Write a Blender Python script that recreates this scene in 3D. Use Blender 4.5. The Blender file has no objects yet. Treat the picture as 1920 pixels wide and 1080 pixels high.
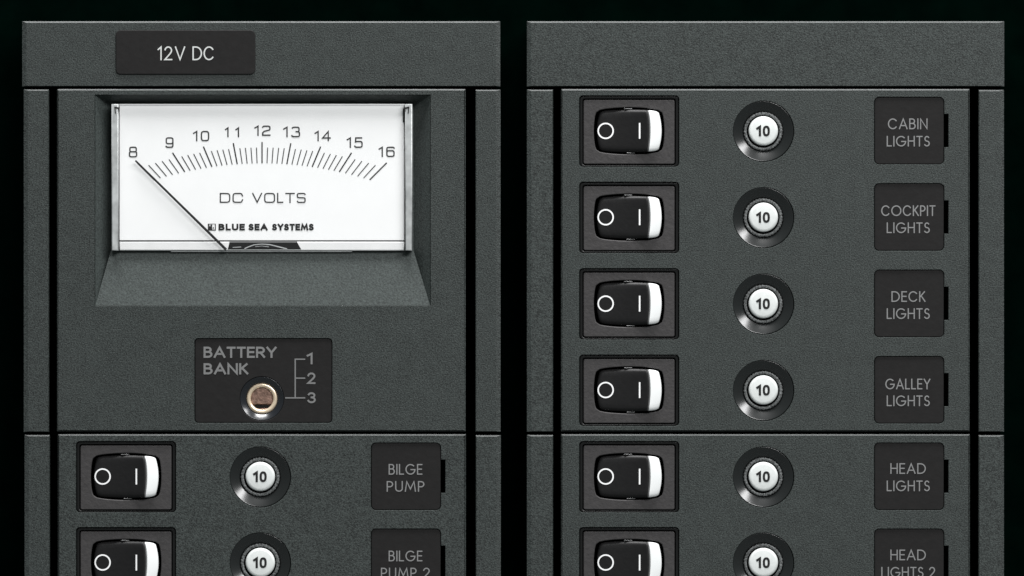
import bpy, bmesh, math, random
from mathutils import Vector
from mathutils.geometry import tessellate_polygon
random.seed(4)
U = 0.00015                      # metres per layout unit (real size: each panel is about 13.5 cm wide)
CX, CY = 960.0, 540.0
scene = bpy.context.scene
COL = scene.collection

# ------------------------------------------------------------------ camera
cam_d = bpy.data.cameras.new('camera'); cam = bpy.data.objects.new('camera', cam_d); COL.objects.link(cam)
DIST = 2.5
cam.location = (0, -DIST, 0); cam.rotation_euler = (math.radians(90), 0, 0)
cam_d.sensor_width = 36; cam_d.lens = 36 * DIST / (1920 * U)
cam_d.clip_start = 0.05; cam_d.clip_end = 50
scene.camera = cam
scene.render.resolution_x = 1024; scene.render.resolution_y = 576
scene.view_settings.view_transform = 'Standard'; scene.view_settings.look = 'None'
scene.view_settings.gamma = 1; scene.view_settings.exposure = 0

# ------------------------------------------------------------------ world and lamps
w = bpy.data.worlds.new("World"); scene.world = w; w.use_nodes = True
w.node_tree.nodes['Background'].inputs[0].default_value = (0.9, 1.0, 1.0, 1)
w.node_tree.nodes['Background'].inputs[1].default_value = 0.21

def lamp(name, az, off, dist, sx, sy, power, col=(1, 1, 1)):
    """az: direction round the panel (90 = straight above), off: degrees away from the panel's normal"""
    a, o = math.radians(az), math.radians(off)
    d = Vector((math.cos(a) * math.sin(o), -math.cos(o), math.sin(a) * math.sin(o)))
    l = bpy.data.lights.new(name, 'AREA'); l.shape = 'RECTANGLE'; l.size = sx; l.size_y = sy
    l.energy = power; l.color = col
    ob = bpy.data.objects.new(name, l); COL.objects.link(ob)
    ob.location = d * dist
    ob.rotation_euler = (-d).to_track_quat('-Z', 'Y').to_euler()
    return ob
lamp('overhead_softbox', 92, 78, 1.3, 0.80, 0.35, 35)
lamp('side_softbox', 46, 48, 1.7, 1.13, 0.34, 22)
lamp('front_fill', 70, 34, 2.4, 0.6, 0.5, 16)  # added frontal fill, so the white dial and the labels are lit

# ------------------------------------------------------------------ materials
def mat(name, col, rough=0.5, spec=0.5, metal=0.0, grain=None, bump=0.0, tone=0.0, coat=0.0):
    m = bpy.data.materials.new(name); m.use_nodes = True
    nt = m.node_tree; b = nt.nodes['Principled BSDF']
    b.inputs['Base Color'].default_value = (*col, 1); b.inputs['Roughness'].default_value = rough
    b.inputs['Specular IOR Level'].default_value = spec; b.inputs['Metallic'].default_value = metal
    b.inputs['Coat Weight'].default_value = coat
    if grain:
        tc = nt.nodes.new('ShaderNodeTexCoord'); oi = nt.nodes.new('ShaderNodeObjectInfo')
        ad = nt.nodes.new('ShaderNodeVectorMath'); ad.operation = 'ADD'
        nt.links.new(tc.outputs['Object'], ad.inputs[0]); nt.links.new(oi.outputs['Random'], ad.inputs[1])
        n = nt.nodes.new('ShaderNodeTexNoise'); n.inputs['Scale'].default_value = 1 / (grain * U)
        n.inputs['Detail'].default_value = 2.5; n.inputs['Roughness'].default_value = 0.6
        nt.links.new(ad.outputs[0], n.inputs['Vector'])
        if bump:
            bp = nt.nodes.new('ShaderNodeBump'); bp.inputs['Strength'].default_value = bump
            bp.inputs['Distance'].default_value = grain * U * 0.35
            nt.links.new(n.outputs['Fac'], bp.inputs['Height']); nt.links.new(bp.outputs[0], b.inputs['Normal'])
        if tone:
            n2 = nt.nodes.new('ShaderNodeTexNoise'); n2.inputs['Scale'].default_value = 1 / (grain * 9 * U)
            nt.links.new(ad.outputs[0], n2.inputs['Vector'])
            sm = nt.nodes.new('ShaderNodeMath'); sm.operation = 'MULTIPLY_ADD'
            sm.inputs[1].default_value = 0.12; nt.links.new(n2.outputs['Fac'], sm.inputs[0]); nt.links.new(n.outputs['Fac'], sm.inputs[2])
            mr = nt.nodes.new('ShaderNodeMapRange'); mr.inputs['From Min'].default_value = 0.34; mr.inputs['From Max'].default_value = 0.78
            mr.inputs['To Min'].default_value = 1 - tone; mr.inputs['To Max'].default_value = 1 + tone
            nt.links.new(sm.outputs[0], mr.inputs['Value'])
            vm = nt.nodes.new('ShaderNodeVectorMath'); vm.operation = 'SCALE'; vm.inputs[0].default_value = col
            nt.links.new(mr.outputs[0], vm.inputs['Scale']); nt.links.new(vm.outputs[0], b.inputs['Base Color'])
    return m
M = {}
M['powder'] = mat('charcoal_powder_coat', (0.0270, 0.0322, 0.0307), 0.44, 0.36, grain=2.4, bump=0.8, tone=0.9)
M['recess'] = mat('moulded_charcoal_plastic', (0.038, 0.046, 0.044), 0.6, 0.3, grain=3.2, bump=0.5, tone=0.5)
M['void'] = mat('matt_black_paint', (0.0004, 0.0006, 0.0005), 0.95, 0.0)
M['backdrop'] = mat('black_backdrop', (0.0002, 0.0019, 0.0013), 1.0, 0.0, grain=60, tone=0.3)
M['label'] = mat('label_black_plastic', (0.0132, 0.0125, 0.0125), 0.6, 0.12, grain=14, bump=0.08, tone=0.08)
M['switchframe'] = mat('switch_frame_plastic', (0.038, 0.0355, 0.036), 0.5, 0.3, grain=8, bump=0.25, tone=0.12)
M['rocker'] = mat('rocker_black_plastic', (0.0095, 0.0092, 0.0095), 0.42, 0.22, grain=9, bump=0.1, tone=0.1)
M['dark'] = mat('dark_inner_plastic', (0.004, 0.004, 0.004), 0.6, 0.2)
M['white'] = mat('white_plastic', (0.76, 0.77, 0.77), 0.4, 0.4)
M['button'] = mat('button_white_plastic', (0.62, 0.64, 0.63), 0.4, 0.3, grain=5, tone=0.05)
M['collar'] = mat('collar_satin_black', (0.0065, 0.0075, 0.0075), 0.22, 0.75)
M['nut'] = mat('knurled_nut_grey', (0.10, 0.105, 0.105), 0.55, 0.4, metal=0.2, grain=3.0, bump=1.0, tone=1.0)
M['print_grey'] = mat('grey_print', (0.195, 0.195, 0.195), 0.6, 0.2)
M['print_light'] = mat('light_print', (0.52, 0.53, 0.52), 0.6, 0.2)
M['print_mid'] = mat('mid_grey_print', (0.16, 0.16, 0.16), 0.6, 0.2)
M['print_white'] = mat('white_print', (0.85, 0.85, 0.85), 0.6, 0.2)
M['print_ink'] = mat('black_ink', (0.018, 0.018, 0.018), 0.7, 0.1)
M['print_soft'] = mat('soft_black_ink', (0.034, 0.034, 0.034), 0.7, 0.1)
M['dial'] = mat('dial_white_card', (0.80, 0.80, 0.80), 0.7, 0.2, grain=40, tone=0.012)
M['acrylic'] = mat('acrylic_edge', (0.36, 0.37, 0.37), 0.2, 0.6, grain=22, tone=0.25)
M['ledge'] = mat('white_ledge', (0.70, 0.70, 0.70), 0.35, 0.5, grain=30, tone=0.05)
M['brass'] = mat('pale_brass', (0.86, 0.70, 0.52), 0.3, 0.6, metal=0.55, grain=12, bump=0.1, tone=0.1)
M['brass_dark'] = mat('tarnished_brass', (0.25, 0.155, 0.12), 0.36, 0.5, metal=0.45, grain=7, bump=0.5, tone=0.45)
M['chrome'] = mat('satin_steel', (0.12, 0.12, 0.12), 0.25, 0.6, metal=0.7)
M['collar_bank'] = mat('collar_gloss_black', (0.006, 0.007, 0.010), 0.24, 0.8)
# clear window: mostly see-through with a faint surface reflection
g = bpy.data.materials.new('clear_acrylic'); g.use_nodes = True; nt = g.node_tree; nt.nodes.clear()
o_ = nt.nodes.new('ShaderNodeOutputMaterial'); mx = nt.nodes.new('ShaderNodeMixShader'); tr = nt.nodes.new('ShaderNodeBsdfTransparent')
gl = nt.nodes.new('ShaderNodeBsdfGlossy'); gl.inputs['Roughness'].default_value = 0.06; fr = nt.nodes.new('ShaderNodeValue'); fr.outputs[0].default_value = 0.03
nt.links.new(fr.outputs[0], mx.inputs[0]); nt.links.new(tr.outputs[0], mx.inputs[1]); nt.links.new(gl.outputs[0], mx.inputs[2]); nt.links.new(mx.outputs[0], o_.inputs[0])
M['clear'] = g

# ------------------------------------------------------------------ object helpers
def put(name, bm, m, parent=None, normals=False):
    """bm is built in layout units (x right, y up, z towards the viewer); stand it up and scale to metres"""
    me = bpy.data.meshes.new(name)
    if normals: bmesh.ops.recalc_face_normals(bm, faces=bm.faces)
    for v in bm.verts: v.co = Vector((v.co.x * U, -v.co.z * U, v.co.y * U))
    bm.to_mesh(me); bm.free()
    me.materials.append(M[m]); ob = bpy.data.objects.new(name, me); COL.objects.link(ob)
    if parent: ob.parent = parent
    return ob
def loc(px, py, d=0): return Vector(((px - CX) * U, -d * U, (CY - py) * U))
def thing(name, px, py, label, cat, group=None, d=0):
    o = bpy.data.objects.new(name, None); o.empty_display_size = 0.01; COL.objects.link(o); o.location = loc(px, py, d)
    o['label'] = label; o['category'] = cat
    if group: o['group'] = group
    return o
def single(ob, px, py, label, cat, group=None):
    ob.location = loc(px, py); ob['label'] = label; ob['category'] = cat
    if group: ob['group'] = group
    return ob
def copy_tree(o, parent=None):
    c = o.copy(); COL.objects.link(c); c.parent = parent
    for ch in list(o.children): copy_tree(ch, c)
    return c
def rrect(x0, y0, x1, y1, r, n=5):
    """rounded rectangle, counter-clockwise, y up"""
    if y0 > y1: y0, y1 = y1, y0
    if r <= 0: return [(x0, y0), (x1, y0), (x1, y1), (x0, y1)]
    P = []
    for cx, cy, a0 in ((x1 - r, y0 + r, -90), (x1 - r, y1 - r, 0), (x0 + r, y1 - r, 90), (x0 + r, y0 + r, 180)):
        for k in range(n + 1):
            a = math.radians(a0 + 90 * k / n); P.append((cx + r * math.cos(a), cy + r * math.sin(a)))
    return P
def circ(cx, cy, r, n=48): return [(cx + r * math.cos(2 * math.pi * k / n), cy + r * math.sin(2 * math.pi * k / n)) for k in range(n)]
def inset(P, d):
    """move every vertex to the left of its edges by d (into the material for a CCW outline or a CW hole)"""
    n = len(P); Q = []
    for i in range(n):
        a, b, c = P[i - 1], P[i], P[(i + 1) % n]
        e1 = Vector((b[0] - a[0], b[1] - a[1])).normalized(); e2 = Vector((c[0] - b[0], c[1] - b[1])).normalized()
        n1 = Vector((-e1.y, e1.x)); n2 = Vector((-e2.y, e2.x)); m = n1 + n2
        k = d / max(0.35, m.dot(n1)) if m.length > 1e-6 else d
        Q.append((b[0] + m.x * k, b[1] + m.y * k))
    return Q
def slab(outer, holes, z0, z1, bev=1.5, steps=3, bm=None, drop=None):
    """flat plate with rounded front edges, also round every hole"""
    bm = bm or bmesh.new()
    loops = [outer] + [list(reversed(h)) for h in holes]
    prof = [(bev * (1 - math.sin(t * math.pi / 2 / steps)), bev * (1 - math.cos(t * math.pi / 2 / steps))) for t in range(steps + 1)] if bev > 0 else [(0, 0)]
    if drop: prof = [(bev, 0), (0, drop)]        # a flat chamfer
    front, back = [], []
    for li, L in enumerate(loops):
        rings = []
        for ins, dz in ([(0.8, 0), (0, 1.6)] if drop and li else prof):
            rings.append([bm.verts.new((x, y, z1 - dz)) for x, y in (inset(L, ins) if ins > 1e-9 else L)])
        rings.append([bm.verts.new((x, y, z0)) for x, y in L])
        n = len(L)
        for ri, (A, B) in enumerate(zip(rings, rings[1:])):
            for i in range(n):
                j = (i + 1) % n
                f = bm.faces.new((A[i], B[i], B[j], A[j])); f.smooth = ri < len(rings) - 2 and not drop
        front.append(rings[0]); back.append(rings[-1])
    for rs, flip in ((front, False), (back, True)):
        flat = [v for r in rs for v in r]
        for t in tessellate_polygon([[v.co.copy() for v in r] for r in rs]):
            tri = [flat[i] for i in t]
            nrm = (tri[1].co - tri[0].co).cross(tri[2].co - tri[0].co).z
            if abs(nrm) < 1e-9: continue
            if (nrm < 0) != flip: tri.reverse()
            try: bm.faces.new(tri)
            except ValueError: pass
    return bm
def chamfer_box(x0, y0, x1, y1, z0, z1, cl, cr, ct, cb, drop):
    """box with its own chamfer width on the left, right, top and bottom of the front"""
    bm = bmesh.new()
    def ring(xa, ya, xb, yb, z): return [bm.verts.new(p) for p in ((xa, ya, z), (xb, ya, z), (xb, yb, z), (xa, yb, z))]
    R = [ring(x0 + cl, y0 + cb, x1 - cr, y1 - ct, z1), ring(x0, y0, x1, y1, z1 - drop), ring(x0, y0, x1, y1, z0)]
    bm.faces.new(R[0]); bm.faces.new(list(reversed(R[2])))
    for A, B in zip(R, R[1:]):
        for i in range(4): j = (i + 1) % 4; bm.faces.new((A[i], B[i], B[j], A[j]))
    return bm
def lathe(prof, n=64, bm=None, cx=0, cy=0, closed_top=True, rfun=None):
    """prof: (radius, z) from the axis outwards"""
    bm = bm or bmesh.new(); prev = None
    for r, z in prof:
        if r < 1e-6: cur = [bm.verts.new((cx, cy, z))]
        else: cur = [bm.verts.new((cx + rr * math.cos(2 * math.pi * k / n), cy + rr * math.sin(2 * math.pi * k / n), z)) for k in range(n) for rr in [(rfun(r, k) if rfun else r)]]
        if prev:
            for k in range(n):
                j = (k + 1) % n
                if len(prev) == 1: f = bm.faces.new((prev[0], cur[k], cur[j]))
                else: f = bm.faces.new((prev[k], cur[k], cur[j], prev[j]))
                f.smooth = True
        prev = cur
    return bm

# ------------------------------------------------------------------ lettering (each letter drawn as strokes of a given weight)
def arc(cx, cy, rx, ry, a0, a1, p=2.0, n=None):
    n = n or max(6, int(abs(a1 - a0) / 11)); out = []
    for k in range(n + 1):
        a = math.radians(a0 + (a1 - a0) * k / n); c, s = math.cos(a), math.sin(a)
        out.append((cx + rx * math.copysign(abs(c) ** (2 / p), c), cy + ry * math.copysign(abs(s) ** (2 / p), s)))
    return out
def glyph(ch, p):
    sq = p > 2.5
    if ch == 'A': return .74, [[(0, 0), (.37, 1), (.74, 0)], [(.15, .32), (.59, .32)]]
    if ch == 'B': return .52, [[(0, 0), (0, 1), (.24, 1)] + arc(.24, .77, .22, .23, 90, -90, p) + [(0, .54)], [(.24, .54)] + arc(.26, .27, .26, .27, 90, -90, p) + [(0, 0)]]
    if ch == 'C': return (.72 if sq else .80), [arc(.42, .5, .42, .5, 40, 320, p, 30)] if not sq else [[(.72, .72)] + arc(.36, .5, .36, .5, 52, 308, p, 34) + [(.72, .28)]]
    if ch == 'D': return .72, [[(0, 0), (0, 1), (.2, 1)] + arc(.24, .5, .48, .5, 90, -90, p, 18) + [(0, 0)]]
    if ch == 'E': return .44, [[(.44, 1), (0, 1), (0, 0), (.44, 0)], [(0, .52), (.40, .52)]]
    if ch == 'G': return .92, [arc(.46, .5, .46, .5, 47, 355, p, 30) + [(.92, .47), (.52, .47)]]
    if ch == 'H': return .60, [[(0, 0), (0, 1)], [(.6, 0), (.6, 1)], [(0, .52), (.6, .52)]]
    if ch == 'I': return .0, [[(0, 0), (0, 1)]]
    if ch == 'K': return .50, [[(0, 0), (0, 1)], [(.47, 1), (0, .42)], [(.14, .58), (.52, 0)]]
    if ch == 'L': return .40, [[(0, 1), (0, 0), (.40, 0)]]
    if ch == 'M': return .86, [[(0, 0), (.12, 1), (.43, .22), (.74, 1), (.86, 0)]]
    if ch == 'N': return .62, [[(0, 0), (0, 1), (.62, 0), (.62, 1)]]
    if ch == 'O': return (.78 if sq else .96), [arc(.39 if sq else .48, .5, .39 if sq else .48, .5, 0, 360, p, 36)]
    if ch == 'P': return .46, [[(0, 0), (0, 1), (.2, 1)] + arc(.2, .73, .26, .27, 90, -90, p) + [(0, .46)]]
    if ch == 'R': return .54, [[(0, 0), (0, 1), (.24, 1)] + arc(.26, .73, .26, .27, 90, -90, p) + [(0, .46)], [(.26, .46), (.54, 0)]]
    if ch == 'S':
        if sq: return .62, [arc(.31, .76, .31, .24, 15, 270, p, 22) + arc(.31, .25, .31, .26, 88, -165, p, 22)]
        return .46, [arc(.23, .755, .20, .245, 35, 262, p, 16) + arc(.22, .255, .24, .255, 82, -150, p, 16)]
    if ch == 'T': return .52 if not sq else .66, [[(0, 1), (.52 if not sq else .66, 1)], [(.26 if not sq else .33, 1), (.26 if not sq else .33, 0)]]
    if ch == 'U': return .56, [[(0, 1), (0, .3)] + arc(.28, .28, .28, .28, 180, 360, p, 14) + [(.56, .3), (.56, 1)]]
    if ch == 'V': return .70, [[(0, 1), (.35, 0), (.70, 1)]]
    if ch == 'Y': return .62, [[(0, 1), (.31, .46), (.62, 1)], [(.31, .46), (.31, 0)]]
    if ch == '1': return .22, [[(0, .80), (.22, 1), (.22, 0)]]
    if ch == '0': return .52, [arc(.26, .5, .26, .5, 0, 360, p, 32)]
    if ch == '2': return .52, [arc(.26, .73, .25, .27, 168, -25, p, 16) + [(.40, .47), (0, 0), (.52, 0)]] if not sq else [arc(.26, .77, .26, .23, 165, -70, p, 18) + [(.10, .42), (0, .26), (0, 0), (.52, 0)]]
    if ch == '3': return .50, [arc(.24, .76, .23, .24, 155, -88, p, 16), arc(.24, .26, .26, .27, 88, -158, p, 16)]
    if ch == '4': return .56, [[(.42, 0), (.42, 1), (0, .28), (.56, .28)]]
    if ch == '5': return .52, [[(.48, 1), (.06, 1), (.04, .56), (.12, .60)] + arc(.25, .31, .27, .31, 100, -158, p, 16)]
    if ch == '6': return .52, [arc(.26, .31, .26, .31, 0, 360, p, 26), arc(.27, .74, .27, .26, 25, 180, p, 14) + [(0, .33)]]
    if ch == '8': return .52, [arc(.26, .76, .23, .24, 0, 360, p, 24), arc(.26, .26, .26, .27, 0, 360, p, 26)]
    if ch == '9': return .52, [arc(.26, .69, .26, .31, 0, 360, p, 26), arc(.25, .26, .27, .26, 205, 360, p, 14) + [(.52, .67)]]
    return .3, []
def ribbon(bm, P, wd, zf, dz, closed=False, cap=0.5):
    V = [Vector(q) for q in P]
    Q = [V[0]]
    for v in V[1:]:
        if (v - Q[-1]).length > wd * 0.04: Q.append(v)
    V = Q
    if closed and (V[0] - V[-1]).length < wd * 0.3: V = V[:-1]
    n = len(V)
    if n < 2: return
    if not closed and cap:
        a = (V[0] - V[1]).normalized() * wd * cap; b = (V[-1] - V[-2]).normalized() * wd * cap
        V[0] = V[0] + a; V[-1] = V[-1] + b
    L, R = [], []
    ramp = 0.0 if closed else 0.10 / n
    for i in range(n):
        e1 = (V[i] - V[i - 1]) if (i > 0 or closed) else (V[1] - V[0])
        e2 = (V[(i + 1) % n] - V[i]) if (i < n - 1 or closed) else e1
        e1 = e1.normalized(); e2 = e2.normalized()
        n1 = Vector((-e1.y, e1.x)); n2 = Vector((-e2.y, e2.x)); m = (n1 + n2)
        m = m.normalized() if m.length > 1e-4 else n1
        k = wd / 2 / max(0.42, m.dot(n1))
        a, b = V[i] + m * k, V[i] - m * k
        L.append(bm.verts.new((a.x, a.y, zf(a.x, a.y) + dz + ramp * i))); R.append(bm.verts.new((b.x, b.y, zf(b.x, b.y) + dz + ramp * i)))
    for i in range(n if closed else n - 1):
        j = (i + 1) % n; bm.faces.new((L[i], R[i], R[j], L[j]))
flat0 = lambda x, y: 0.0
def write(bm, s, x0, x1, yb, yt, wd, track=.2, p=2.0, zf=flat0, z=0.35, space=.42):
    """letters of s spread from x0 to x1, baseline yb, cap line yt (layout units, y up)"""
    adv = 0; items = []
    for ch in s:
        if ch == ' ': adv += space; continue
        gw, st = glyph(ch, p); items.append((adv, st)); adv += gw + track
    total = adv - track
    sx = (x1 - x0 - wd) / total; H = yt - yb - wd; k = 0
    for off, st in items:
        for q in st:
            pts = [(x0 + wd / 2 + (off + a) * sx, yb + wd / 2 + b * H) for a, b in q]
            cl = (Vector(pts[0]) - Vector(pts[-1])).length < wd * 0.05 and len(pts) > 8
            ribbon(bm, pts, wd, zf, z + 0.13 * (k % 3), cl); k += 1
    return bm

# ================================================================== the backdrop and the two black trays behind the plates
bd = bmesh.new(); slab(rrect(-4000, -3000, 4000, 3000, 0), [], -20, 0, 0, bm=bd)
bdo = put('backdrop', bd, 'backdrop'); bdo.location = loc(CX, CY, -170); bdo['kind'] = 'structure'
BOT = 1461
def tray(x0, x1, label):
    cx, cy = (x0 + x1) / 2, (44 + BOT) / 2
    t = thing('mounting_tray', cx, cy, label, 'mounting tray', 'black trays behind the panel plates')
    hx, hy = (x1 - x0) / 2, (BOT - 44) / 2
    put('back_plate', slab(rrect(-hx, -hy, hx, hy, 0), [], -166, -120, 0), 'void', t)
    put('rim', slab(rrect(-hx, -hy, hx, hy, 0), [rrect(-hx + 22, -hy + 22, hx - 22, hy - 22, 0)], -119.9, -23, 0), 'void', t)
tray(49, 931, 'black tray seen in the gaps around the panel with the voltmeter')
tray(994, 1877, 'black tray seen in the gaps around the panel of lights switches')

# header plates, side rails
def header(x0, x1, label):
    cx, cy = (x0 + x1) / 2, 101
    holes = []
    ob = put('header_plate', chamfer_box(x0 - cx, -61, x1 - cx, 61, -22, 0, 8, 8, 2.7, 1.2, 2.2), 'powder')
    return single(ob, cx, cy, label, 'header plate', 'header plates across the panel tops')
header(41.5, 938, 'wide charcoal header plate behind the 12V DC name plate')
header(988, 1883, 'wide blank charcoal header plate above the cabin lights row')
def rail(x0, x1, y0, y1, left, label):
    cx, cy = (x0 + x1) / 2, (y0 + y1) / 2; hx, hy = (x1 - x0) / 2, (y1 - y0) / 2
    ob = put('side_rail', chamfer_box(-hx, -hy, hx, hy, -22, 0, 8 if left else 1.4, 1.4 if left else 8, 2.5, 1.2, 2.0), 'powder')
    return single(ob, cx, cy, label, 'side rail', 'narrow side rails beside the modules')
rail(44.5, 91.5, 167.5, 810, True, 'upper narrow rail left of the voltmeter module')
rail(46, 93, 815.5, BOT, True, 'lower narrow rail left of the bilge pump switches')
rail(891.5, 938.5, 168, 809.5, False, 'upper narrow rail right of the voltmeter and battery bank module')
rail(892, 939, 816, BOT, False, 'lower narrow rail right of the bilge pump name plates')
rail(988, 1037, 168, 809.5, True, 'upper narrow rail left of the cabin to galley lights switches')
rail(988, 1037, 815.5, BOT, True, 'lower narrow rail left of the head lights switches')
rail(1835, 1882.5, 168.5, 809.5, False, 'upper narrow rail right of the cabin to galley name plates')
rail(1835, 1882.5, 816, BOT, False, 'lower narrow rail right of the head lights name plates')

# ================================================================== module plates with their openings
ROWS = [245.5 + 162 * k for k in range(4)] + [893.7, 1055.0]
def row_holes(X, yc, cx, cy):
    """X: x of the rocker centre on that module; switch, breaker, name plate, slot"""
    t = lambda px, py: (px - cx, cy - py)
    a = t(X - 93.5, yc + 67.2); b = t(X + 93.5, yc - 66.2)
    c = t(X + 252, yc + 1)
    d = t(X + 459.5, yc + 62.8); e = t(X + 590.5, yc - 63.5)
    f = t(X + 591.2, yc + 30.5); g_ = t(X + 598.5, yc - 31.5)
    q = rrect(e[0], min(d[1], e[1]), d[0], max(d[1], e[1]), 9) if e[0] < d[0] else rrect(d[0], min(d[1], e[1]), e[0], max(d[1], e[1]), 9)
    lo, hi = min(f[1], g_[1]), max(f[1], g_[1])
    q = q[:6] + [(e[0], lo), (g_[0], lo), (g_[0], hi), (e[0], hi)] + q[6:]      # the name plate's opening with the tab slot beside it
    return [rrect(a[0], a[1], b[0], b[1], 7), circ(c[0], c[1], 57.2), q]
def module(x0, x1, y0, y1, holes_px, label):
    cx, cy = (x0 + x1) / 2, (y0 + y1) / 2
    ob = put('module_plate', slab(rrect(x0 - cx, y0 - cy, x1 - cx, y1 - cy, 0.8, 2), holes_px(cx, cy), -20, 0, 2.5, drop=1.9), 'powder')
    single(ob, cx, cy, label, 'module plate', 'grained charcoal module plates'); ob.location.y = -0.9 * U; return ob
XL, XR = 236.2, 1179.7
module(107, 873, 167, 809, lambda cx, cy: [rrect(178 - cx, cy - 573, 807 - cx, cy - 178, 0), rrect(364.8 - cx, cy - 793, 622.8 - cx, cy - 634.5, 7)],
       'large charcoal plate holding the voltmeter and the battery bank selector')
module(108.5, 873.5, 814, BOT, lambda cx, cy: sum([row_holes(XL, y, cx, cy) for y in ROWS[4:]], []),
       'charcoal plate holding the two bilge pump switch rows')
module(1052, 1818, 167, 809, lambda cx, cy: sum([row_holes(XR, y, cx, cy) for y in ROWS[:4]], []),
       'charcoal plate holding the four rows from cabin lights to galley lights')
module(1052, 1818.5, 814, BOT, lambda cx, cy: sum([row_holes(XR, y, cx, cy) for y in ROWS[4:]], []),
       'charcoal plate holding the two head lights switch rows')

# ================================================================== name plates
def name_plate(X, yc, lines, label):
    """lines: (text, x0, x1, y_top, y_bottom) in picture-of-the-panel coordinates"""
    x0, x1, y0, y1 = X + 460.2, X + 589.8, yc - 62.8, yc + 62.1
    cx, cy = (x0 + x1) / 2, (y0 + y1) / 2
    t = thing('name_plate', cx, cy, label, 'name plate', 'name plates beside the breakers')
    put('plate', slab(rrect(x0 - cx, y0 - cy, x1 - cx, y1 - cy, 8.5), [], -16, -1.2, 1.2), 'label', t)
    bm = bmesh.new()
    for s, a, b, yt, yb in lines: write(bm, s, a - cx, b - cx, cy - yb, cy - yt, 2.15, track=.27, z=-0.85)
    put('lettering', bm, 'print_grey', t)
    put('tab', slab(rrect(x1 - cx - 12, -30.5, x1 - cx + 7.6, 31, 0), [], -22, -17, 0), 'void', t)
name_plate(XR, ROWS[0], [('CABIN', 1664.9, 1739.2, 222, 242.3), ('LIGHTS', 1662.6, 1743.4, 254.8, 274.6)], 'black name plate reading CABIN LIGHTS at the top of its column')
name_plate(XR, ROWS[1], [('COCKPIT', 1652.3, 1754, 385, 405), ('LIGHTS', 1662.6, 1743.4, 417, 437)], 'black name plate reading COCKPIT LIGHTS')
name_plate(XR, ROWS[2], [('DECK', 1671.5, 1735, 546, 566), ('LIGHTS', 1662.6, 1743.4, 578, 598)], 'black name plate reading DECK LIGHTS')
name_plate(XR, ROWS[3], [('GALLEY', 1660, 1744.5, 710, 730), ('LIGHTS', 1662.6, 1743.4, 741.5, 761.5)], 'black name plate reading GALLEY LIGHTS')
name_plate(XR, ROWS[4], [('HEAD', 1669.5, 1736, 868.5, 888.5), ('LIGHTS', 1662.6, 1743.4, 901, 921)], 'black name plate reading HEAD LIGHTS with no number')
name_plate(XR, ROWS[5], [('HEAD', 1669.5, 1736, 1030.5, 1050.5), ('LIGHTS 2', 1652.5, 1753.5, 1063, 1083)], 'black name plate reading HEAD LIGHTS 2, cut by the photo edge')
name_plate(XL, ROWS[4], [('BILGE', 728.7, 792, 870, 890), ('PUMP', 725, 795.8, 902, 922)], 'black name plate reading BILGE PUMP with no number')
name_plate(XL, ROWS[5], [('BILGE', 728.7, 792, 1032.5, 1052.5), ('PUMP 2', 714.2, 806, 1064.5, 1084.5)], 'black name plate reading BILGE PUMP 2, cut by the photo edge')

t = thing('name_plate', 348, 98, 'wide black name plate reading 12V DC in light letters on the header', 'name plate')
put('plate', slab(rrect(-130.8, -41.5, 130.8, 41.5, 9), [], 0.05, 3.2, 1.4), 'label', t)
bm = bmesh.new(); write(bm, '12V', 295.5 - 348, 347.5 - 348, 98 - 113, 98 - 87, 2.5, track=.30, z=3.55); write(bm, 'DC', 361 - 348, 401.5 - 348, 98 - 113, 98 - 87, 2.5, track=.24, z=3.55); put('lettering', bm, 'print_light', t)

# ================================================================== rocker switch
RA, RB, KX, KY = 60.8, 39.9, 0.088, 0.075
def ux(u, v, a, kx): return a * u * (1 - kx * v * v)
def uy(u, v, b, ky): return b * v * (1 - ky * u * u) * (1 - .085 * abs(u) ** 14)
U1 = .655
def rz(u):
    if u <= U1:
        t_ = (u + 1) / (U1 + 1); return -6.0 + 14.0 * t_ ** 2.2 + (-2.0 * math.exp(-((u + 1) / .035) ** 1))
    t_ = (u - U1) / (1 - U1); return 8.0 - 8.5 * t_ ** 1.15
def rocker_patch(u0, u1, nu, nv, skirt=True, skirt_ends=(True, True)):
    bm = bmesh.new(); G = []
    for i in range(nu + 1):
        u = u0 + (u1 - u0) * i / nu; row = []
        for j in range(nv + 1):
            v = -1 + 2 * j / nv
            row.append(bm.verts.new((ux(u, v, RA, KX), uy(u, v, RB, KY), rz(u) - 1.6 * abs(v) ** 14)))
        G.append(row)
    for i in range(nu):
        for j in range(nv): f = bm.faces.new((G[i][j], G[i + 1][j], G[i + 1][j + 1], G[i][j + 1])); f.smooth = True
    edge = [G[i][0] for i in range(nu + 1)] + [G[nu][j] for j in range(1, nv + 1)] + [G[i][nv] for i in range(nu - 1, -1, -1)] + [G[0][j] for j in range(nv - 1, 0, -1)]
    low = [bm.verts.new((v.co.x, v.co.y, -24)) for v in edge]
    n = len(edge)
    for i in range(n): j = (i + 1) % n; bm.faces.new((edge[i], low[i], low[j], edge[j]))
    return bm
def barrel(a, b, kx, ky, n=64, ex=14):
    P = []
    for k in range(n):
        th = 2 * math.pi * (k + .5) / n; c, s = math.cos(th), math.sin(th)
        m = (abs(c) ** ex + abs(s) ** ex) ** (-1 / ex); u, v = c * m, s * m
        P.append((a * u * (1 - kx * v * v), b * v * (1 - ky * u * u)))
    return P
def rocker_z(x, y):
    v = max(-1, min(1, y / RB)); u = x / (RA * (1 - KX * v * v)); return rz(max(-1, min(1, u)))
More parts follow.
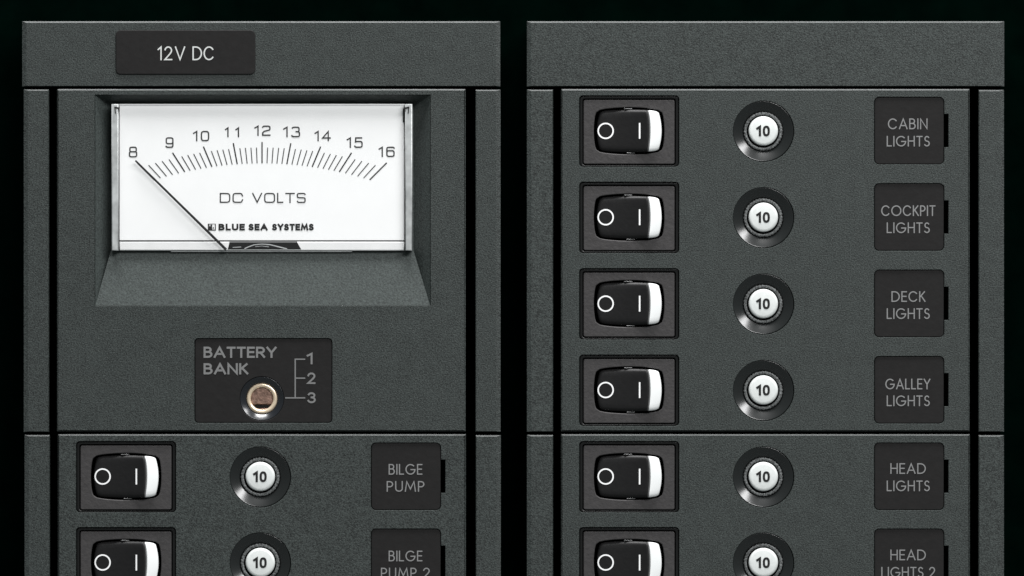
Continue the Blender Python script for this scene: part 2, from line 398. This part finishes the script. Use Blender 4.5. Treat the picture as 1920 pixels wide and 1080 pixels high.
def make_switch(label):
    t = thing('rocker_switch', XR, ROWS[0], label, 'rocker switch', 'rocker switches in the panel')
    # outer lip seated in the plate opening, then the flat face with its barrel-shaped opening
    put('outer_lip', slab(rrect(-93, -66.8, 93, 65.8, 7), [rrect(-87, -63.5, 86.8, 60.2, 4)], -18, -3.6, 1.8), 'switchframe_lip', t)
    put('frame', slab(rrect(-85.6, -62, 85.2, 58.4, 3.5), [barrel(66.2, 44, .07, .12)], -22, -2.6, 1.5), 'switchframe', t)
    put('switch_well', slab(rrect(-80, -56, 80, 54, 3), [], -34, -25, 0), 'void', t)
    r = put('rocker', rocker_patch(-1, U1 - .05, 30, 12), 'rocker', t)
    put('flag_rim', rocker_patch(U1 - .046, U1 - .006, 2, 12), 'rim', r)
    fl = put('indicator_flag', rocker_patch(U1, 1, 10, 12), 'white', r)
    bm = bmesh.new(); ribbon(bm, circ(-44.0, .2, 14.0, 40), 2.7, rocker_z, .45, True); put('off_symbol', bm, 'print_white', r)
    bm = bmesh.new(); ribbon(bm, [(19.6, -14.6 + 29.6 * k / 8) for k in range(9)], 2.9, rocker_z, .45, False, 0); put('on_symbol', bm, 'print_white', r)
    for sy in (1, -1):
        bm = bmesh.new(); x0 = -10 if sy > 0 else -5
        slab(rrect(x0, sy * 41.5 - 0.9, x0 + 16, sy * 41.5 + 0.9, .8), [], -20, -2.4, .6, bm=bm); put('pivot_pin', bm, 'chrome', t)
    return t
M['rim'] = mat('flag_rim_grey_plastic', (0.11, 0.11, 0.11), 0.4, 0.4)
M['switchframe_lip'] = mat('switch_lip_shaded_plastic', (0.0045, 0.0045, 0.0045), 0.3, 0.4)  # near black: the shade of the groove round the frame is put into this colour
SW = [('CABIN LIGHTS', XR, 0), ('COCKPIT LIGHTS', XR, 1), ('DECK LIGHTS', XR, 2), ('GALLEY LIGHTS', XR, 3), ('HEAD LIGHTS', XR, 4), ('HEAD LIGHTS 2', XR, 5), ('BILGE PUMP', XL, 4), ('BILGE PUMP 2', XL, 5)]
proto = make_switch('')
for i, (nm, X, k) in enumerate(SW):
    o = proto if i == 0 else copy_tree(proto)
    o.location = loc(X, ROWS[k]); cut = ', cut off below' if k == 5 else ''
    o['label'] = 'black rocker switch with white flag beside the %s breaker%s' % (nm, cut)

# ================================================================== push-button breaker
def make_breaker():
    t = thing('circuit_breaker', 0, 0, '', 'circuit breaker', 'push-button circuit breakers in the panel')
    put('collar', lathe([(37.6, -22), (37.6, -9.2), (38.6, -8.4), (54.6, -1.6), (55.6, -1.0), (56.6, -1.4), (56.9, -4), (56.9, -18)], 96), 'collar', t)
    tooth = lambda r, k: r - (.7 if (k // 2) % 2 else 0) if r > 35 else r
    put('knurled_nut', lathe([(30.6, -20), (30.6, -7.2), (31.2, -6.4), (35.6, -6.0), (36.8, -7.6), (36.8, -20)], 144, rfun=tooth), 'nut', t)
    put('seat', lathe([(0, -17), (38, -17.1)], 48), 'void', t)
    b = put('button', lathe([(0, -1.6), (22, -1.8), (25.4, -2.4), (27.0, -3.9), (27.6, -6.2), (27.6, -16.6)], 64), 'button', t)
    for f in b.data.polygons: f.use_smooth = True
    b.location = (0.3 * U, 0, 0.8 * U)
    bm = bmesh.new(); write(bm, '1', -13.4, -4.4, -10.2, 9.9, 4.2, z=-1.1); write(bm, '0', -1.2, 12.2, -10.2, 9.9, 4.2, z=-1.1, p=2.5)
    put('rating_number', bm, 'print_ink', b)
    return t
bp = make_breaker()
for i, (nm, X, k) in enumerate(SW):
    o = bp if i == 0 else copy_tree(bp)
    o.location = loc(X + 251.4, ROWS[k] + .7); cut = ', cut off below' if k == 5 else ''
    o['label'] = 'round breaker with white button marked 10 in the %s row%s' % (nm, cut)

# ================================================================== battery bank selector
bx, by = 493.8, 713.8
t = thing('name_plate', bx, by, 'black plate reading BATTERY BANK with positions 1 2 3 bracketed', 'name plate')
hc = (491 - bx, by - 747.5)
put('plate', slab(rrect(-128.2, -78.4, 128.2, 78.4, 6.5), [circ(hc[0], hc[1], 41.4)], -16, -1.2, 1.2), 'label', t)
bm = bmesh.new()
L = lambda s, a, b, yt, yb, wd, **k: write(bm, s, a - bx, b - bx, by - yb, by - yt, wd, z=-.85, **k)
L('BATTERY', 381.6, 518.6, 650, 671, 3.9, track=.25); L('BANK', 381.6, 465, 681, 702, 3.9, track=.25)
L('1', 575, 586, 661.5, 683, 3.6); L('2', 576, 591.5, 698.5, 720, 3.4); L('3', 576.5, 592, 735.5, 755.8, 3.4)
for k, P in enumerate(([(553.5, 673.5), (553.5, 745)], [(555, 673.5), (572, 673.5)], [(555, 709), (572, 709)], [(535, 746), (572, 746)])):
    ribbon(bm, [(a - bx, by - b) for a, b in P], 2.4, flat0, -.85 + .07 * k, False, .5 if k == 0 else .1)
put('lettering', bm, 'print_mid', t)
t = thing('selector_switch', 491, 747.5, 'small round brass slotted selector in the battery bank plate', 'selector switch')
put('collar', lathe([(29.8, -22), (29.8, -7.4), (30.4, -6.6), (39.8, -2.2), (40.4, -1.8), (41.0, -2.4), (41.1, -18)], 72), 'collar_bank', t)
put('brass_ring', lathe([(20.9, -20), (20.9, -9.6), (22.0, -7.8), (25.2, -7.0), (27.8, -7.8), (29.2, -10.4), (29.4, -20)], 64), 'brass', t)
# shaft: a disc cut flat on its lower side, the dark slot below the flat
P = [(x, y) for x, y in circ(0, 0, 20.8, 48) if y > -11.6]
P.sort(key=lambda q: (math.atan2(q[1], q[0]) + math.pi / 2) % (2 * math.pi))
sh = put('shaft', slab(P, [], -20, -11.5, 1.4), 'brass_dark', t)
put('slot', slab(rrect(-14, -17.6, 13, -12.6, 2), [], -19.4, -14.6, .5), 'dark', t)
put('slot_lip', slab(rrect(-14.5, -21, 13.5, -18.2, 1), [], -19.4, -12.4, .5), 'brass_dark', t)
put('shaft_seat', lathe([(0, -19.5), (24, -19.6)], 40), 'brass_dark', t)

# ================================================================== voltmeter
mx0, mx1, my0, my1 = 209, 773, 195, 470        # the meter's own box
mcx, mcy = 491, 375
T = lambda px, py: (px - mcx, mcy - py)
t = thing('voltmeter', mcx, mcy, 'white analogue DC volts meter with needle at 8 in a sloped recess', 'voltmeter')
DEP, SLP = 38, 21
bm = bmesh.new()
O = [T(178.6, 178.6), T(806.4, 178.6), T(806.4, 572.6), T(178.6, 572.6)]; I_ = [T(206.5, 192.5), T(775.5, 192.5), T(775.5, 471.2), T(206.5, 471.2)]
ov = [bm.verts.new((x, y, -1.0)) for x, y in O]; iv = [bm.verts.new((x, y, -DEP)) for x, y in I_]
sv = [bm.verts.new((x, y, -SLP)) for x, y in I_[2:]]          # upper edge of the long bottom slope
bk = [bm.verts.new((x, y, -DEP - 8)) for x, y in O]
for i in (0, 1, 3):
    j = (i + 1) % 4; bm.faces.new((ov[i], ov[j], iv[j], iv[i]))
bm.faces.new((ov[2], ov[3], sv[1], sv[0])); bm.faces.new((ov[2], sv[0], iv[2])); bm.faces.new((ov[3], iv[3], sv[1])); bm.faces.new((sv[0], sv[1], iv[3], iv[2]))
for i in range(4): j = (i + 1) % 4; bm.faces.new((ov[j], ov[i], bk[i], bk[j]))
bm.faces.new(iv); bm.faces.new(list(reversed(bk)))
put('recess_housing', bm, 'recess', t, True)
def bar(name, x0, y0, x1, y1, z0, z1, m, bev=0.6, parent=t, r=0):
    a, b = T(x0, y1), T(x1, y0)
    return put(name, slab(rrect(a[0], a[1], b[0], b[1], r), [], z0, z1, bev, 2), m, parent)
bar('case', mx0 + .5, my0, mx1 - .5, my1, -DEP + .1, -17, 'ledge')
dial = bar('dial_face', 223.5, 196, 758, 450.5, -16.9, -13, 'dial', .3)
for a, b in ((209, 222.2), (759.6, 773)): bar('cover_side', a, 195, b, 470, -16.9, -0.7, 'acrylic', 2.0)
for a, b in ((222.3, 223.4), (758.1, 759.4)): bar('edge_line', a, 200, b, 470, -16.9, -11.5, 'print_soft', 0)
bar('cover_top', 223.5, 194.6, 758, 197.0, -12.9, -11.6, 'ledge', .3)
bar('bottom_seam', 223.5, 450.7, 758, 452.6, -16.9, -12.5, 'print_ink', .2)
bar('bottom_ledge', 223.5, 453, 758, 469.4, -16.9, -11.5, 'ledge', 1.6)
bar('lower_lip', 320, 470.4, 660, 472.2, -SLP - 3, -15, 'acrylic', .3)
for s in (-1, 1):
    bm = bmesh.new(); x = 491 + s * 271 - mcx; y = mcy - 203
    ribbon(bm, [(x - s * 3, y), (x + s * 4, y + 1.5)], 3.2, flat0, -0.2)
    ribbon(bm, [(x - s * 3, y + 0), (x - s * 3, y - 5)], 2.8, flat0, -0.1)
    ribbon(bm, [(x + s * 4.5, y + 1), (x + s * 3.4, y - 9)], 1.8, flat0, -0.05)
    put('corner_clip', bm, 'print_ink', t)
bar('stop_mark', 755.2, 203, 758.6, 229, -12.9, -11, 'print_ink', .3)
# scale
def lerp(tab, k):
    i = min(int(k), len(tab) - 2); f = k - i; return tab[i] * (1 - f) + tab[i + 1] * f
XI = [0, 46.5, 94, 145, 202]; XO = [0, 54, 110, 168, 234]
bmj = bmesh.new(); bmi = bmesh.new()
for q in range(-20, 21):
    k = abs(q) / 5; s = 1 if q > 0 else -1
    xi, xo = lerp(XI, k), lerp(XO, k); yi = 306 + .00076 * xi * xi; yo = 266 + .000712 * xo * xo
    major = q % 5 == 0
    if not major: xo = xi + (xo - xi) * .74; yo = yi + (yo - yi) * .74
    ribbon(bmj if major else bmi, [T(491 + s * xi, yi), T(491 + s * xo, yo)], 2.4 if major else 1.75, flat0, -12.6, False, 0)
put('major_ticks', bmj, 'print_ink', dial); put('minor_ticks', bmi, 'print_soft', dial)
NUM = [('8', 241, 257, 274.6, 294.8), ('9', 310, 325, 257, 277), ('10', 361.5, 392, 245, 264.6), ('11', 421.3, 448, 238.3, 257), ('12', 476.5, 507, 235, 254.4),
       ('13', 530.5, 562.5, 237, 257), ('14', 589.5, 620, 245, 264.4), ('15', 649.7, 680, 257, 277), ('16', 709.6, 740, 274.6, 294.2)]
for s, a, b, yt, yb in NUM:
    bm = bmesh.new(); a_, y_ = T(a, yb); b_, y2 = T(b, yt); write(bm, s, a_, b_, y_, y2, 2.5, p=4.0, z=-12.6, track=.34 if s != '11' else .75)
    put('scale_number', bm, 'print_soft', dial)
bm = bmesh.new()
for s, a, b in (('DC', 411.6, 455.5), ('VOLTS', 472.5, 573)): a_, y_ = T(a, 380.2); b_, y2 = T(b, 361.4); write(bm, s, a_, b_, y_, y2, 2.3, p=4.5, z=-12.6, track=.26)
put('unit_lettering', bm, 'print_soft', dial)
bm = bmesh.new()
for s, a, b in (('BLUE', 409.3, 458.8), ('SEA', 465.6, 501.6), ('SYSTEMS', 509.8, 588)): a_, y_ = T(a, 432); b_, y2 = T(b, 419.4); write(bm, s, a_, b_, y_, y2, 3.5, z=-12.6, track=.36)
put('maker_lettering', bm, 'print_ink', dial)
bm = bmesh.new()
def sqr(x0, y0, x1, y1, z):
    a, b = T(x0, y1), T(x1, y0); vs = [bm.verts.new((x, y, z)) for x, y in ((a[0], a[1]), (b[0], a[1]), (b[0], b[1]), (a[0], b[1]))]; bm.faces.new(vs)
sqr(389.3, 424, 397.4, 432.2, -12.6); sqr(397.6, 430.3, 404.3, 432.2, -12.5); sqr(402.5, 419.4, 404.3, 430.1, -12.6); sqr(389.3, 419.4, 392.3, 423.6, -12.6); sqr(394.2, 421, 397.6, 423.6, -12.6); sqr(392.6, 419.4, 402.3, 420.4, -12.4); sqr(398.6, 425.5, 400.4, 429, -12.4)
put('maker_emblem', bm, 'print_ink', dial)
# needle: thin tapered bar floating above the card
bm = bmesh.new(); a = Vector(T(253.6, 301.0)); b = Vector(T(424, 468.2)); d = (b - a).normalized(); n_ = Vector((-d.y, d.x))
sec = []
for f, wd in ((0, 1.5), (.02, 1.8), (1, 2.6)):
    c = a + (b - a) * f; sec.append([bm.verts.new((c.x + n_.x * s1 * wd, c.y + n_.y * s1 * wd, z)) for s1, z in ((-1, -3.6), (0, -3.0), (1, -3.6), (1, -4.4), (-1, -4.4))])
for A, B in zip(sec, sec[1:]):
    for i in range(5): j = (i + 1) % 5; bm.faces.new((A[i], A[j], B[j], B[i]))
bm.faces.new(sec[0]); bm.faces.new(sec[-1]); put('needle', bm, 'print_ink', t, True)
# the dark pivot opening with the light arc of the movement
P = [T(426.6, 467.6), T(564.4, 467.6), T(556, 452.4), T(430.5, 452.4)]
pc = put('pivot_cover', slab(P, [], -11.4, -11.0, 0), 'dark', t)
bm = bmesh.new(); ribbon(bm, [T(430, 453.4), T(556, 453.4)], 3.0, flat0, -10.7, False, 0); put('cover_edge', bm, 'print_mid', pc)
bm = bmesh.new(); ribbon(bm, [T(458, 466.2), T(466, 462.6), T(476, 459), T(491, 457.6), T(506, 458.6), T(517, 461.4), T(538, 466.6)], 2.0, flat0, -10.6, False, 0)
ribbon(bm, [T(436, 463.8), T(452, 463.0)], 1.2, flat0, -10.6, False, 0); ribbon(bm, [T(478, 462.6), T(491, 461.2), T(504, 462.8)], 1.0, flat0, -10.5, False, 0)
put('movement_arc', bm, 'acrylic', pc)
bar('window_pane', 223.7, 197.6, 757.8, 469.6, -1.9, -1.1, 'clear', 0)
